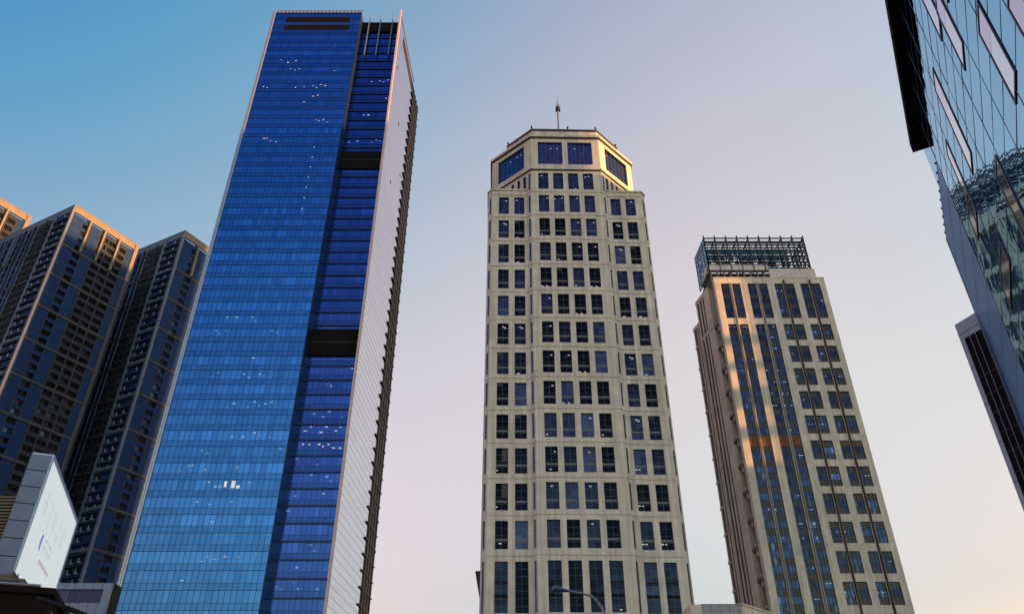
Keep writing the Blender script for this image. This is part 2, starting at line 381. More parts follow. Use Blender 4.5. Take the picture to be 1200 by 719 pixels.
    while z > 0:
        a = max(0, z - 4.1)
        cells = [(0, 7.5), (7.5, 15), (15, 22.5), (22.5, 30.2)]
        for (a0, a1) in cells:
            if z - 4.1 >= 228 and a0 > 5 and z < 236.0 and z > 230: pass
            fs.quad(g, a0, a1, a, z, 0, M['side_glass'], rnd.uniform(-.03, .03))
        for zz_ in (a, a + 2.05): fs.box(g, 0, 30.2, zz_ - .035, zz_ + .035, -.04, .015, M['seam'])
        z = a; k += 1
    fs.box(g, 0, 30.2, 0, 236.2, -.5, -.05, M['edge'])
    fs.box(g, -.35, .12, 0, 238.6, -.45, .18, M['pinkish'])
    fs.box(g, 0, 30.3, 236.3, 237.0, -.5, .12, M['side_glass'])
    sw = g.build('side_wall', t)
    q = MB(); fs.box(q, 7.5, 29.6, 229.6, 233.4, -.02, .12, M['bronze'])
    fs.box(q, 7.5, 29.6, 231.4, 231.8, .12, .3, M['bronze']); q.build('roof_slot', t)
    for z_, u_ in ((213, 4), (196, 14), (182, 24), (168, 12)):
        q = MB(); fs.box(q, u_, u_ + 1.0, z_, z_ + .9, .0, .08, M['bronze']); q.build('wall_lamp', t)
    # rear wing with a ledge on every floor
    q = MB(); fs.box(q, 30.3, 42, 0, 231.5, -8, .12, M['bronze'])
    for u in (31.2, 34.2, 37.2, 40.2): fs.box(q, u, u + .9, 0, 233 + (u - 31) * .12, .12, .32, M['bronze_brown'])
    rw = q.build('rear_wing', t)
    for k in range(55):
        z = 232 - k * 4.1
        q = MB(); fs.box(q, 28.0, 42.1, z, z + .32, .02, .38, M['bronze']); q.build('floor_ledge', t)
blue_tower()

# ================================================================ octagonal cream tower
def cream_tower():
    t = root('octagonal_tower', (15, 157, 0), R(1.3), 'cream stone office tower with a faceted crown and a thin roof mast', 'office tower')
    cm = M['cream']
    T0 = 148.36; P = 8.07; H = 5.85
    cols_c = [-7.8, -3.7, .45, 4.55]; WW = 2.8
    cols_w = [-18.5, -14.35]; cols_w2 = [11.75, 15.8]
    rows = [(T0 - P * k - H, T0 - P * k) for k in range(13)] + [(33.3, 43.2), (20, 31), (6, 18)]
    body = MB()
    fc = Fr(-9.7, 0, 90)
    ops = [(c + 9.7, c + 9.7 + WW, a, b) for c in cols_c for a, b in rows]
    wall(body, fc, 0, 19.4, 0, 149.6, ops, .45, cm)
    faces = []          # (frame, u, width, row) of every window
    for r_, (a, b) in enumerate(rows):
        for c in cols_c: faces.append((fc, c + 9.7, WW, a, b, 3 + r_))
    # narrow chamfers beside the centre bay
    ch = 1.15; L_ = ch * math.sqrt(2)
    fl = Fr(-9.7 - ch, ch, 135); frr = Fr(9.7, 0, 45)
    for f in (fl, frr):
        wall(body, f, 0, L_, 0, 149.6, [(.45, 1.2, a, b) for a, b in rows], .25, cm)
        for r_, (a, b) in enumerate(rows): faces.append((f, .45, .75, a, b, 0))
    for x0, cols, f in ((-20.3, cols_w, Fr(-20.3, ch, 90)), (9.7 + ch, cols_w2, Fr(9.7 + ch, ch, 90))):
        wall(body, f, 0, 20.3 - 9.7 - ch, 0, 142.6, [(c - x0, c - x0 + 2.7, a, b) for c in cols for a, b in rows[1:]], .45, cm)
        for r_, (a, b) in enumerate(rows[1:]):
            for c in cols: faces.append((f, c - x0, 2.7, a, b, 2 + r_))
    # outer chamfers, sides, back
    for f in (Fr(-21.4, ch + 1.1, 135), Fr(20.3, ch, 45)):
        wall(body, f, 0, 1.1 * math.sqrt(2), 0, 142.6, [(.4, 1.15, a, b) for a, b in rows[1:]], .25, cm)
        for r_, (a, b) in enumerate(rows[1:]): faces.append((f, .4, .75, a, b, 0))
    side_ops = [(3 + 5.0 * k, 5.8 + 5.0 * k, a, b) for k in range(7) for a, b in rows[1:]]
    for f in (Fr(-21.4, 41, 180), Fr(21.4, ch + 1.1, 0)):
        wall(body, f, 0, 41 - ch - 1.1, 0, 142.6, side_ops, .35, cm, back=M['office_glass'])
    Fr(21.4, 41, -90).quad(body, 0, 42.8, 0, 142.6, 0, cm)
    # roof of the wings + copings
    body.prism([(-20.3, ch + .02), (20.3, ch + .02), (21.35, ch + 1.1), (21.35, 40.9), (-21.35, 40.9), (-21.35, ch + 1.1)], 142.0, 142.4, cm)
    for f, u in ((Fr(-20.3, ch, 90), 9.35), (Fr(9.7 + ch, ch, 90), 9.45)):
        f.box(body, -.05, u, 142.6, 143.1, -.8, .28, cm); f.box(body, 0, u, 140.95, 141.25, 0, .16, cm)
    for f in (Fr(-21.4, ch + 1.1, 135), Fr(20.3, ch, 45)): f.box(body, -.1, 1.6, 142.6, 143.1, -.7, .28, cm)
    for f in (Fr(-21.4, 41, 180), Fr(21.4, ch + 1.1, 0)): f.box(body, 0, 38.6, 142.6, 143.1, -.8, .28, cm)
    # string courses between the rows
    for r_, (a, b) in enumerate(rows):
        z = b + 1.05
        for f, u in ((fc, 19.4), (Fr(-20.3, ch, 90), 9.4), (Fr(9.7 + ch, ch, 90), 9.4), (fl, L_), (frr, L_)):
            if r_ == 0 and f not in (fc, fl, frr): continue
            f.box(body, .01, u - .01, z, z + .07, -.02, .07, M['joint'])
            f.box(body, .01, u - .01, (a + b) / 2 - .5, (a + b) / 2 - .46, -.02, .008, M['joint']) if False else None
    body.build('shaft', t)
    # crown
    cr = MB()
    hx, fx, cy = 20.6, 9.7, 10.6
    octa = [(-fx, 0), (fx, 0), (hx, cy), (hx, 30), (fx, 40.5), (-fx, 40.5), (-hx, 30), (-hx, cy)]
    cl = math.hypot(hx - fx, cy); azl = 90 + math.degrees(math.atan2(cy, hx - fx)); azr = 90 - math.degrees(math.atan2(cy, hx - fx))
    cfl = Fr(-hx, cy, azl); cfr = Fr(fx, 0, azr)
    big = (151.7, 160.2)
    wall(cr, fc, 0, 19.4, 149.6, 162.2, [(2.0, 8.9, *big), (10.4, 17.3, *big)], .5, cm)
    cw = [(2.3, 12.6, *big)]; cwr = [(cl - 12.6, cl - 2.3, *big)]
    small = [(7.6 + k * 2.25, 8.75 + k * 2.25, 142.9, 148.2) for k in range(3)] + [(5.35, 6.5, 142.9, 148.2)]
    smallr = [(cl - b, cl - a, c, d) for a, b, c, d in small]
    wall(cr, cfl, 0, cl - L_ - .01, 142.6, 149.6, small, .3, cm, back=M['office_glass']); wall(cr, cfr, L_ + .01, cl, 142.6, 149.6, smallr, .3, cm, back=M['office_glass'])
    wall(cr, cfl, 0, cl, 149.6, 162.2, cw, .5, cm); wall(cr, cfr, 0, cl, 149.6, 162.2, cwr, .5, cm)
    for f, u in ((Fr(-hx, 30, 180), 30 - cy), (Fr(hx, cy, 0), 30 - cy)):
        wall(cr, f, 0, u, 142.6, 162.2, [(1.5, 8.5, *big), (10.5, 17.5, *big)], .5, cm, back=M['crown_glass'])
    for a, b in (((hx, 30), (fx, 40.5)), ((fx, 40.5), (-fx, 40.5)), ((-fx, 40.5), (-hx, 30))):
        cr.face([(*a, 142.6), (*b, 142.6), (*b, 162.2), (*a, 162.2)], cm)
    def scale(poly, s_): return [(p[0] * (1 + s_ / abs(20)), 20 + (p[1] - 20) * (1 + s_ / 20)) for p in poly]
    cr.prism(scale(octa, .35), 149.55, 150.15, cm); cr.prism(scale(octa, .22), 149.2, 149.56, M['shade_line'])
    cr.prism(scale(octa, .22), 161.5, 161.95, M['shade_line']); cr.prism(scale(octa, .5), 161.95, 162.75, cm)
    inner = [(-9.3, .5), (9.3, .5), (16.2, 7.4), (16.2, 33), (9.3, 40), (-9.3, 40), (-16.2, 33), (-16.2, 7.4)]
    cr.prism(inner, 162.7, 165.1, cm); c_ = cr.build('crown', t)
    q = MB(); q.prism(scale(inner, .25), 165.1, 165.75, M['rim']); q.build('roof_rim', t)
    # crown windows
    def bigwin(f, u0, u1, n, nl):
        g = MB(); fr_ = Fr(0, 0, 90); W_ = u1 - u0; h = big[1] - big[0]
        cols = 6; rws = 5
        for i in range(cols):
            for j in range(rws):
                fr_.quad(g, W_ * i / cols, W_ * (i + 1) / cols, h * j / rws, h * (j + 1) / rws, 0, M['crown_glass'], random.uniform(-.15, .2), (random.uniform(-.004, .004), random.uniform(-.006, .006)))
        for i in range(cols + 1): fr_.box(g, W_ * i / cols - .04, W_ * i / cols + .04, 0, h, -.02, .06, M['muntin'])
        for j in range(rws + 1): fr_.box(g, 0, W_, h * j / rws - .04, h * j / rws + .04, -.02, .055, M['muntin'])
        for k in range(nl):
            lx = random.uniform(.5, W_ - 1); fr_.quad(g, lx, lx + .45, h * .74, h * .74 + .18, .03, M['lit'])
        p = f.p(u0, big[0], -.47); return link('crown_window', g.mesh('crown_window'), t, p, f.rz)
    bigwin(fc, 2.0, 8.9, 0, 2); bigwin(fc, 10.4, 17.3, 0, 1); bigwin(cfl, 2.3, 12.6, 0, 3); bigwin(cfr, cl - 12.6, cl - 2.3, 0, 1)
    # windows
    cache = {}
    def wm(w_, h, v):
        key = (round(w_, 2), round(h, 1), v)
        if key not in cache:
            cols = 2 if w_ > 1 else 1; rws = max(4, round(h / 1.45))
            cache[key] = window_mesh('window', w_, h, cols, rws, M['office_glass'], lights=(0, 0, 0, 1, 1, 2)[v] if w_ > 1 else 0,
                                     transom=((h * .30, h * .38, M['muntin']),) if h < 7 else ((h * .3, h * .36, M['black']), (h * .55, h * .61, M['black'])))
        return cache[key]
    faces.sort(key=lambda q: (q[5] == 0, q[3]))       # wide ones first, lowest (largest in view) first
    rest = MB(); n = 0
    for f, u, w_, a, b, pr in faces:
        if b < 31.5: continue
        if n < 96 and pr:
            link('window', wm(w_, b - a, random.randrange(6)), t, f.p(u, a, -.42), f.rz); n += 1
        else:
            d = .42 if w_ > 1 else .22
            cols = 2 if w_ > 1 else 1
            tint = -.2 if w_ > 1 else .9
            for i in range(cols):
                for j in range(4):
                    f.quad(rest, u + w_ * i / cols, u + w_ * (i + 1) / cols, a + (b - a) * j / 4, a + (b - a) * (j + 1) / 4, -d, M['office_glass'], tint + random.uniform(-.2, .3), (random.uniform(-.005, .005), random.uniform(-.005, .005)))
            if w_ > 1:
                f.box(rest, u + w_ / 2 - .03, u + w_ / 2 + .03, a, b, -d - .02, -d + .05, M['muntin'])
                for j in range(1, 4): f.box(rest, u, u + w_, a + (b - a) * j / 4 - .03, a + (b - a) * j / 4 + .03, -d - .02, -d + .05, M['muntin'])
                for q_ in range(random.choice([0, 1, 1, 2])):
                    lx = u + random.uniform(.1, w_ - .6); lz = b - random.choice([1.1, .8, b - a - .4])
                    f.quad(rest, lx, lx + .45, lz, lz + .18, -d + .04, M['lit'])
    for f, u, w_, a, b, pr in faces:
        if b < 31.5: f.quad(rest, u, u + w_, a, b, -.2, M['office_glass'])
    o = rest.build('window', t); o['kind'] = 'stuff'
    # mast and small roof posts
    q = MB(); x, y = -.6, 8
    q.tube([(x, y, 165.5), (x, y, 174), (x, y, 183)], .42, M['fin'], 8, .28); q.tube([(x, y, 183), (x, y, 188.2)], .14, M['fin'], 6, .04)
    q.tube([(x, y, 181.8), (x, y, 182.3), (x, y, 183.0), (x, y, 183.4)], .75, M['rim'], 10)
    for k in range(4):
        a = k * math.pi / 2; q.tube([(x, y, 184.5), (x + math.cos(a) * .8, y + math.sin(a) * .8, 184.8)], .05, M['rim'], 5)
    q.build('mast', t)
    for px_, py_ in ((-9.3, .9), (9.3, .9), (-16, 7.6), (16, 7.6), (1.2, .9), (20.2, 11)):
        q = MB(); z0 = 165.7 if abs(px_) < 20 else 162.7
        q.tube([(px_, py_, z0), (px_, py_, z0 + 1.1)], .09, M['rim'], 6); q.tube([(px_, py_, z0 + 1.1), (px_, py_, z0 + 1.7)], .3, M['rim'], 8, .22)
        q.build('roof_lamp', t)
cream_tower()

# ================================================================ beige tower with lattice crown
def lattice_tower():
    t = root('lattice_top_tower', (67.72, 210, 0), 0, 'beige office tower with dark window strips and an open steel lattice on its roof', 'office tower')
    bm_ = M['cream2']; f = Fr(0, 0, 90)
    st = [(2.1, 4.95), (5.75, 8.6), (11.0, 13.9), (14.75, 17.6)]
    rc = [(20.0, 22.85), (23.65, 26.6), (28.65, 31.5), (32.35, 35.3)]
    P = 8.05
    rr = [(132.2 - 5.9 - P * k, 132.2 - P * k) for k in range(16)]
    ops = [(a, b, 134.5, 148.2) for a, b in st + rc] + [(a, b, 4, 132.2) for a, b in st] + [(a, b, c, d) for a, b in rc for c, d in rr if c > 2]
    w_ = MB(); wall(w_, f, 0, 37.1, 0, 150.4, ops, .5, bm_)
    fl = Fr(0, 0, -12)          # left side runs back; outward normal must point left
    fl.n = (-fl.n[0], -fl.n[1])
    # slab return, back and roof coping
    def q4(a, b, z0, z1, n, mat, mb_): mb_.face([fl.p(a, z0, n), fl.p(a, z1, n), fl.p(b, z1, n), fl.p(b, z0, n)], mat)
    q4(0, 1.35, 0, 150.4, 0, M['cream2'], w_)
    w_.face([fl.p(1.35, 0), fl.p(1.35, 150.4), fl.p(1.35, 150.4, -4), fl.p(1.35, 0, -4)], bm_)
    Fr(37.1, 0, 0).quad(w_, 0, 32, 0, 150.4, 0, bm_); 
    w_.face([(0, .3, 150.0), (37.1, .3, 150.0), (37.1, 32, 150.0), (-3.0, 14.5, 150.0)], bm_)
    f.box(w_, -.08, 37.2, 150.4, 150.75, -.7, .1, bm_)
    for x, wd in ((5.35, .32), (14.35, .32)): pass
    w_.build('facade', t)
    # glass strips and windows
    def strip(u0, u1, z0, z1, lights, tall):
        g = MB(); fr_ = Fr(0, 0, 90); W_ = u1 - u0; h = z1 - z0; n = max(1, round(h / 2.0)); e = h / n
        for j in range(n):
            spn = (j % 2 == 0)
            for i in range(3):
                fr_.quad(g, W_ * i / 3, W_ * (i + 1) / 3, j * e, (j + 1) * e, 0, M['spandrel'] if (spn and random.random() < .8) else M['office_glass2'],
                         random.uniform(-.3, .3) + (.8 if random.random() < .05 else 0), (random.uniform(-.004, .004), random.uniform(-.007, .007)))
            fr_.box(g, 0, W_, j * e - .04, j * e + .04, -.02, .07, M['rim'])
            if not spn and random.random() < lights:
                for q_ in range(random.choice([1, 2])):
                    lx = random.uniform(.1, W_ - .7); fr_.quad(g, lx, lx + .4, (j + .6) * e, (j + .6) * e + .18, .03, M['lit'])
        for i in (1, 2): fr_.box(g, W_ * i / 3 - .05, W_ * i / 3 + .05, 0, h, -.02, .09, M['rim'])
        link('window_strip' if tall else 'window', g.mesh('window_strip' if tall else 'window'), t, f.p(u0, z0, -.45), f.rz)
    for a, b in st: strip(a, b, 4, 132.2, .35, True); strip(a, b, 134.5, 148.2, .3, True)
    for a, b in rc:
        strip(a, b, 134.5, 148.2, .3, True)
        for c, d in rr:
            if c > 2: strip(a, b, c, d, .55, False)
    for (a, b) in st:      # plant floor
        q = MB(); f.box(q, a, b, 90.2, 93.6, -.42, -.30, M['plant']); q.build('louvre_band', t)
    for a, b in rc[2:]:
        q = MB(); f.box(q, a, b, 90.2, 92.3, -.42, -.30, M['bronze_brown']); q.build('louvre_band', t)
    for x in (5.35, 14.35):
        q = MB(); f.box(q, x - .2, x + .2, 2, 148.3, -.3, .25, M['apt_tan']); q.build('pale_fin', t)
    for x in (23.25, 31.95):
        q = MB(); f.box(q, x - .13, x + .13, 2, 149.4, .0, .7, M['bronze_brown']); f.box(q, x - .25, x - .13, 2, 149.4, .0, .3, M['bronze'])
        q.build('dark_fin', t)
    # left side: deep slot with links, tan pier, striped wall, lower rear wing
    s = MB()
    def sb(a, b, z0, z1, n0, n1, mat, mb_=None):
        mb_ = mb_ or s
        P_ = fl.p
        mb_.hexa([P_(a, z0, n0), P_(b, z0, n0), P_(b, z0, n1), P_(a, z0, n1), P_(a, z1, n0), P_(b, z1, n0), P_(b, z1, n1), P_(a, z1, n1)], mat)
    sb(1.35, 5.0, 0, 149.0, -6, -3.2, M['rim'])
    sb(5.0, 9.0, 0, 150.2, -6, 0, bm_)
    sb(9.0, 15.2, 0, 149.6, -6, -.14, M['rim'])
    sb(15.2, 19.6, 0, 141.5, -6, -.1, M['rim'])
    for a in (9.9, 12.0, 14.1): sb(a, a + .75, 0, 149.8, -.5, .05, bm_)
    for a in (15.2, 16.6, 18.8): sb(a, a + .6, 0, 141.8, -.3, .06, bm_)
    sb(8.9, 15.2, 148.6, 150.2, -.5, .1, bm_); sb(15.2, 19.7, 140.5, 141.9, -.3, .15, bm_)
    sb(5.0, 15.2, 134.0, 135.2, -.5, .12, bm_)
    for k in range(17): sb(18.0, 19.7, 133.6 - 8.05 * k, 134.2 - 8.05 * k, -.3, .22, bm_)
    s.build('side_wall', t)
    for k in range(18):
        z = 133.2 - 8.05 * k
        if z < 2: break
        b_ = MB(); sb(1.3, 5.05, z, z + .9, -2.6, -.05, M['bronze_brown'], b_); sb(2.6, 3.1, z - 1.6, z + 1.8, -.8, -.2, bm_, b_); b_.build('slot_link', t)
    # penthouse and white parapet
    q = MB(); q.box(1.2, 36.2, 7.2, 24, 149.8, 157.4, M['rim'])
    for k in range(9): q.box(1.0 + k * 2.3, 1.5 + k * 2.3, 5.6, 6.1, 150.0, 157.4, M['apt_tan'])
    q.build('penthouse', t)
    q = MB(); q.box(.7, 21.2, 5.0, 6.6, 157.4, 159.9, M['white'])
    for k in range(1, 6): q.box(.7 + k * 3.95 - .12, .7 + k * 3.95 + .12, 4.9, 5.0, 157.4, 159.9, M['bronze_brown'])
    q.box(.2, 1.6, 6.6, 16, 157.4, 159.9, M['white']); q.build('roof_band', t)
    q = MB(); q.box(21.2, 37.0, 4.6, 5.4, 150.4, 157.6, M['white'])
    for k in range(16): q.box(21.6 + k, 21.9 + k, 4.5, 4.6, 151.0, 151.5, M['joint'])
    q.build('white_parapet', t)
    # lattice: front layer, rear layer, left side
    l = MB(); st_ = M['steel']
    x0, x1, y0, y1, z0, z1 = .7, 36.1, 5.0, 17, 157.6, 171.7
    for yy, th in ((y0, .42), (y0 + 3.5, .3), (y1, .3)):
        for k in range(10):
            x = x0 + (x1 - x0) * k / 9; l.box(x - th / 2, x + th / 2, yy, yy + .4, z0 if yy == y0 else 157.4, z1 + (.8 if yy == y0 else 0), st_)
        for z in ([171.4, 169.6, 168.4, 167.2, 166.0, 164.9, 163.6, 162.3, 161.0, 159.6] if yy == y0 else [171.2, 168.4, 165.9, 163.4, 160.8]):
            hh = .95 if z == 169.6 else .34
            l.box(x0, x1, yy - .02, yy + .38, z - hh / 2, z + hh / 2, st_)
    for k in range(28):
        x = x0 + (x1 - x0) * k / 27; l.box(x - .07, x + .07, y0 + 1.6, y0 + 1.75, 160, 169.4, st_)
    for k in range(10):
        x = x0 + (x1 - x0) * k / 9
        l.box(x - .1, x + .1, y0, y1, 171.1, 171.6, st_); l.box(x - .1, x + .1, y0, y1, 164.4, 164.7, st_)
    for k in range(5):
        y = y0 + (y1 - y0) * k / 4
        l.box(x0 - .2 - k * .16, x0 + .2 - k * .16, y, y + .4, z0 - 1, z1, st_); l.box(x1 - .4, x1, y, y + .4, z0, z1, st_)
    for z in (171.4, 169.2, 166.8, 164.4, 162, 159.6):
        l.hexa([(x0 - .15, y0, z - .2), (x0 + .15, y0, z - .2), (x0 - .5, y1, z - .2), (x0 - .8, y1, z - .2), (x0 - .15, y0, z + .2), (x0 + .15, y0, z + .2), (x0 - .5, y1, z + .2), (x0 - .8, y1, z + .2)], st_)
        l.box(x1 - .35, x1 - .05, y0, y1, z - .2, z + .2, st_)
    l.build('roof_lattice', t)
    g = MB()
    for k in range(18):
        a = x0 + .4 + (x1 - x0 - 6) * k / 18; b = a + (x1 - x0 - 6) / 18 - .15
        for j in range(4):
            if random.random() < .9: g.box(a, b, y0 + 2.4, y0 + 2.5, 158 + j * 2.6, 160.4 + j * 2.6, M['teal'], random.uniform(-.4, .3))
    for k in range(5):
        a = y0 + .5 + k * 2.3
        for j in range(5): g.hexa([(x0 - .2 - k * .12, a, 158 + j * 2.7), (x0 - .1 - k * .12, a, 158 + j * 2.7), (x0 - .2 - k * .12, a + 1.9, 158 + j * 2.7), (x0 - .3 - k * .12, a + 1.9, 158 + j * 2.7),
                                   (x0 - .2 - k * .12, a, 160.2 + j * 2.7), (x0 - .1 - k * .12, a, 160.2 + j * 2.7), (x0 - .2 - k * .12, a + 1.9, 160.2 + j * 2.7), (x0 - .3 - k * .12, a + 1.9, 160.2 + j * 2.7)], M['teal'], random.uniform(-.3, .3))
    g.build('lattice_glazing', t)
lattice_tower()

# ================================================================ apartment towers
def apartment(Lf=62.0, W=36.0, H=239.0):
    t = root('apartment_tower', (0, 0, 0), 0, '', 'apartment tower', 'dark blue apartment towers in a row')
    FL = 4.14; BD = FL * 4
    fr = Fr(0, 0, 90); flf = Fr(0, Lf, 180)      # right face; left face measured from its far end
    bands = [H - 22.9 - BD * k for k in range(14)]   # tan belt every four storeys
    rcols = [(6.6, 10.4), (16.4, 20.4), (21.2, 25.2), (26.2, 30.6)]
    def isband(z): return any(b < z < b + 1.15 for b in bands)
    def rmat(u, z):
        if z > H - 3.2: return M['apt_tan']
        if u < .9: return M['apt_pale']
        if u > 34.2: return M['apt_belt']
        if isband(z): return M['apt_belt']
        if 15.6 < u < 31.2: return M['apt_tan2']
        return M['apt_blue']
    def lmat(v, z):      # v = Lf - t
        t_ = Lf - v
        if z > H - 3.2 or t_ < .9 or 11.2 < t_ < 12.8 or t_ > Lf - 1: return M['apt_pale']
        if isband(z): return M['apt_belt']
        if 13.5 < t_ < 24.5: return M['apt_tan2']
        return M['apt_blue']
    lcols = [(14.0, 17.2), (17.8, 21), (21.6, 24.4), (28.6, 31.6), (36.2, 39.2), (43.8, 47), (50, 53)]
    rows = []
    for bi, b in enumerate(bands):
        for k in range(4):
            z = b + 1.35 + k * FL - (0 if k else 0)
            rows.append((z + .15, z + 2.45))
    top_rows = [(bands[0] + 1.35 + k * FL, bands[0] + 3.75 + k * FL) for k in range(4, 5)]
    rows = [r for r in rows if r[0] > 2] 
    ops_r = [(a, b, c, d) for a, b in rcols for c, d in rows]
    ops_l = [(Lf - b, Lf - a, c, d) for a, b in lcols for c, d in rows]
    slit = [(a, b, H - 4.3, H - 3.3) for a, b in ((1.6, 8.0), (10.0, 16.4), (18.2, 24.4), (26.0, 33.4))]
    zc = [H - 3.2] + [b for b in bands] + [b + 1.15 for b in bands]
    w_ = MB()
    wall(w_, fr, 0, W, 0, H, ops_r + slit, .7, None, rmat, ucuts=(.9, 15.6, 31.2, 34.2), zcuts=zc)
    wall(w_, flf, 0, Lf, 0, H, ops_l, .7, None, lmat, ucuts=[Lf - x for x in (.9, 11.2, 12.8, 13.5, 24.5)] + [1.0], zcuts=zc)
    Fr(W, 0, 0).quad(w_, 0, Lf, 0, H - 6.0, 0, M['apt_tan2']); Fr(W, Lf, -90).quad(w_, 0, W, 0, H - 6, 0, M['apt_tan2'])
    w_.face([(.1, .1, H - 6), (W - .1, .1, H - 6), (W - .1, Lf - .1, H - 6), (.1, Lf - .1, H - 6)], M['rim'])
    fr.box(w_, 0, W, H - .01, H + .4, -.8, .15, M['apt_tan']); flf.box(w_, 0, Lf, H - .01, H + .38, -.8, .14, M['apt_pale'])
    k = 0; zz = H - 8
    while zz > 4:
        for u0, u1 in ((1.0, 6.5), (10.6, 16.3), (31.0, 34.2)): fr.box(w_, u0, u1, zz, zz + .16, 0, .12, M['apt_belt'])
        for a_, b_ in ((13, 28.4), (31.8, 36.0), (39.4, 43.6), (47.2, 49.8), (53.2, Lf - 1)): flf.box(w_, Lf - b_, Lf - a_, zz, zz + .3, 0, .2, M['apt_belt'] if a_ == 13 else M['apt_tan2'])
        zz -= FL
    for a_ in (13.2, 24.9, 28.2, 32.0, 35.8, 39.6, 43.4, 47.4, 49.6, 53.4): flf.box(w_, Lf - a_ - .16, Lf - a_ + .16, 0, H - 3.3, 0, .35, M['apt_pale'])
    for u0 in (6.3, 10.7, 16.0, 20.8, 25.7, 31.0): fr.box(w_, u0 - .12, u0 + .12, 0, H - 23, 0, .28, M['apt_belt'])
    w_.build('walls', t)
    # relief: pilasters, belts, top frames
    def one(name, fn):
        q = MB(); fn(q); q.build(name, t)
    one('corner_pilaster', lambda q: q.box(-.35, .75, -.35, .75, 0, H + .2, M['apt_pale']))
    one('pilaster', lambda q: flf.box(q, Lf - 12.7, Lf - 11.3, 0, H - .1, 0, .45, M['apt_pale']))
    one('pilaster', lambda q: flf.box(q, -.1, .9, 0, H - .1, 0, .4, M['apt_pale']))
    one('pilaster', lambda q: (fr.box(q, W - 1.7, W + .1, 0, H - 22, 0, .5, M['apt_belt']), fr.box(q, W - 1.7, W + .1, H - 22, H - .1, 0, .5, M['apt_tan'])))  # paler upper part: sunlight put into the pilaster colour
    for x in (9.3, 17.3, 25.3): one('top_frame', lambda q, x=x: fr.box(q, x - .45, x + .45, H - 22, H - 3.2, 0, 1.3, M['apt_tan']))
    for x in (9.3, 17.3, 25.3): one('top_frame', lambda q, x=x: fr.box(q, x + .9, x + 1.4, H - 19, H - 5, 0, .9, M['apt_tan2']))
    for x in (17.6, 26.4, 34, 41.6): one('top_frame', lambda q, x=x: flf.box(q, Lf - x - .35, Lf - x + .35, H - 22, H - 3.2, 0, .8, M['apt_pale'] if x > 40 else M['apt_tan2']))
    for b in bands:
        one('belt_course', lambda q, b=b: fr.box(q, .7, W - 1.7, b + .05, b + 1.1, 0, .35, M['apt_belt']))
        one('belt_course', lambda q, b=b: (flf.box(q, .9, Lf - 12.7, b + .05, b + 1.0, 0, .35, M['apt_belt']), flf.box(q, Lf - 11.3, Lf - .4, b + .05, b + 1.0, 0, .3, M['apt_pale'])))
    # corner bay on the left face: ledges with white framed windows
    led = MB(); zz = H - 8
    k = 0
    while zz > 5:
        flf.box(led, Lf - 11.1, Lf - .8, zz, zz + .55, 0, .9, M['apt_tan2']); flf.box(led, Lf - 11.1, Lf - .8, zz + .55, zz + 1.3, 0, .7, M['apt_blue'])
        zz -= FL
    led.build('bay_ledges', t)
    # windows: the lower visible ones as parts
    q = MB(); fz = Fr(0, 0, 90)
    var = []
    for v in range(8):
        q = MB(); fz.quad(q, 0, .5, 0, 1, 0, M['apt_glass'], random.choice([-.2, 0, .3, 4, 9])); fz.quad(q, .5, 1, 0, 1, 0, M['apt_glass'], random.uniform(-.3, .5), (0, .004))
        fz.box(q, .48, .52, 0, 1, -.02, .08, M['rim']); var.append(q.mesh('window'))
    lst = []
    for a, b in rcols:
        for c, d in rows: lst.append((fr, a, b, c, d, .6))
    for a, b in lcols:
        for c, d in rows: lst.append((flf, Lf - b, Lf - a, c, d, .6))
    lst.sort(key=lambda q: (q[3] < 118, q[3]))
    rest = MB()
    for i, (f, a, b, c, d, dp) in enumerate(lst):
        if i < 88:
            o = link('window', random.choice(var), t, f.p(a, c, -dp), f.rz); o.scale = (b - a, 1, d - c)
        else:
            f.quad(rest, a, (a + b) / 2, c, d, -dp, M['apt_glass'], random.choice([-.3, 0, .5, .2, .4, 5, 8])); f.quad(rest, (a + b) / 2, b, c, d, -dp, M['apt_glass'], random.uniform(-.4, .6))
            if random.random() < .006: f.quad(rest, a + .5, a + 1.6, c + .9, c + 1.5, -dp + .03, M['lit'])
    o = rest.build('window', t); o['kind'] = 'stuff'
    wf = MB(); fz.box(wf, 0, .5, 0, 1.9, 0, .12, M['apt_white']); fz.box(wf, .5, 2.0, 0, .35, 0, .12, M['apt_white'])
    fz.quad(wf, .5, 2.8, .35, 1.9, .05, M['apt_glass'], .6); wme = wf.mesh('bay_window'); zz = H - 8 + 1.5
    while zz > 5:
        for x in (2.0, 6.6):
            if random.random() < .8: link('bay_window', wme, t, flf.p(Lf - x - 3.2, zz, .01), flf.rz)
        zz -= FL
    return t
apt = apartment()
def copy_tree(o):
    c = o.copy(); C.objects.link(c)
    for ch in list(o.children):
        k = ch.copy(); C.objects.link(k); k.parent = c
    return c
ROT = R(90 - 27.9)
kb, kc, ka = 1.6, 1.72, 1.8
a_c = copy_tree(apt); a_a = copy_tree(apt)
apt.location = (-128.64 * kb, 172.21 * kb, 0); apt.rotation_euler.z = ROT
a_c.location = (-100.70 * kc, 184.38 * kc, 0); a_c.rotation_euler.z = ROT; a_c.scale = (kc / kb, kc / kb, (148.4 * kc + 1.6) / 239.0)
a_a.location = (-155.2 * ka, 158.0 * ka, 0); a_a.rotation_euler.z = ROT; a_a.scale = (ka / kb, ka / kb, (148.4 * ka + 1.6) / 239.0)
apt['label'] = 'dark blue apartment tower with orange sunlight across its top storeys, between two alike'
a_c['label'] = 'dark blue apartment tower in full shade, tucked beside the blue skyscraper'
a_a['label'] = 'dark apartment tower cut by the photo edge, only its sunlit top corner showing'

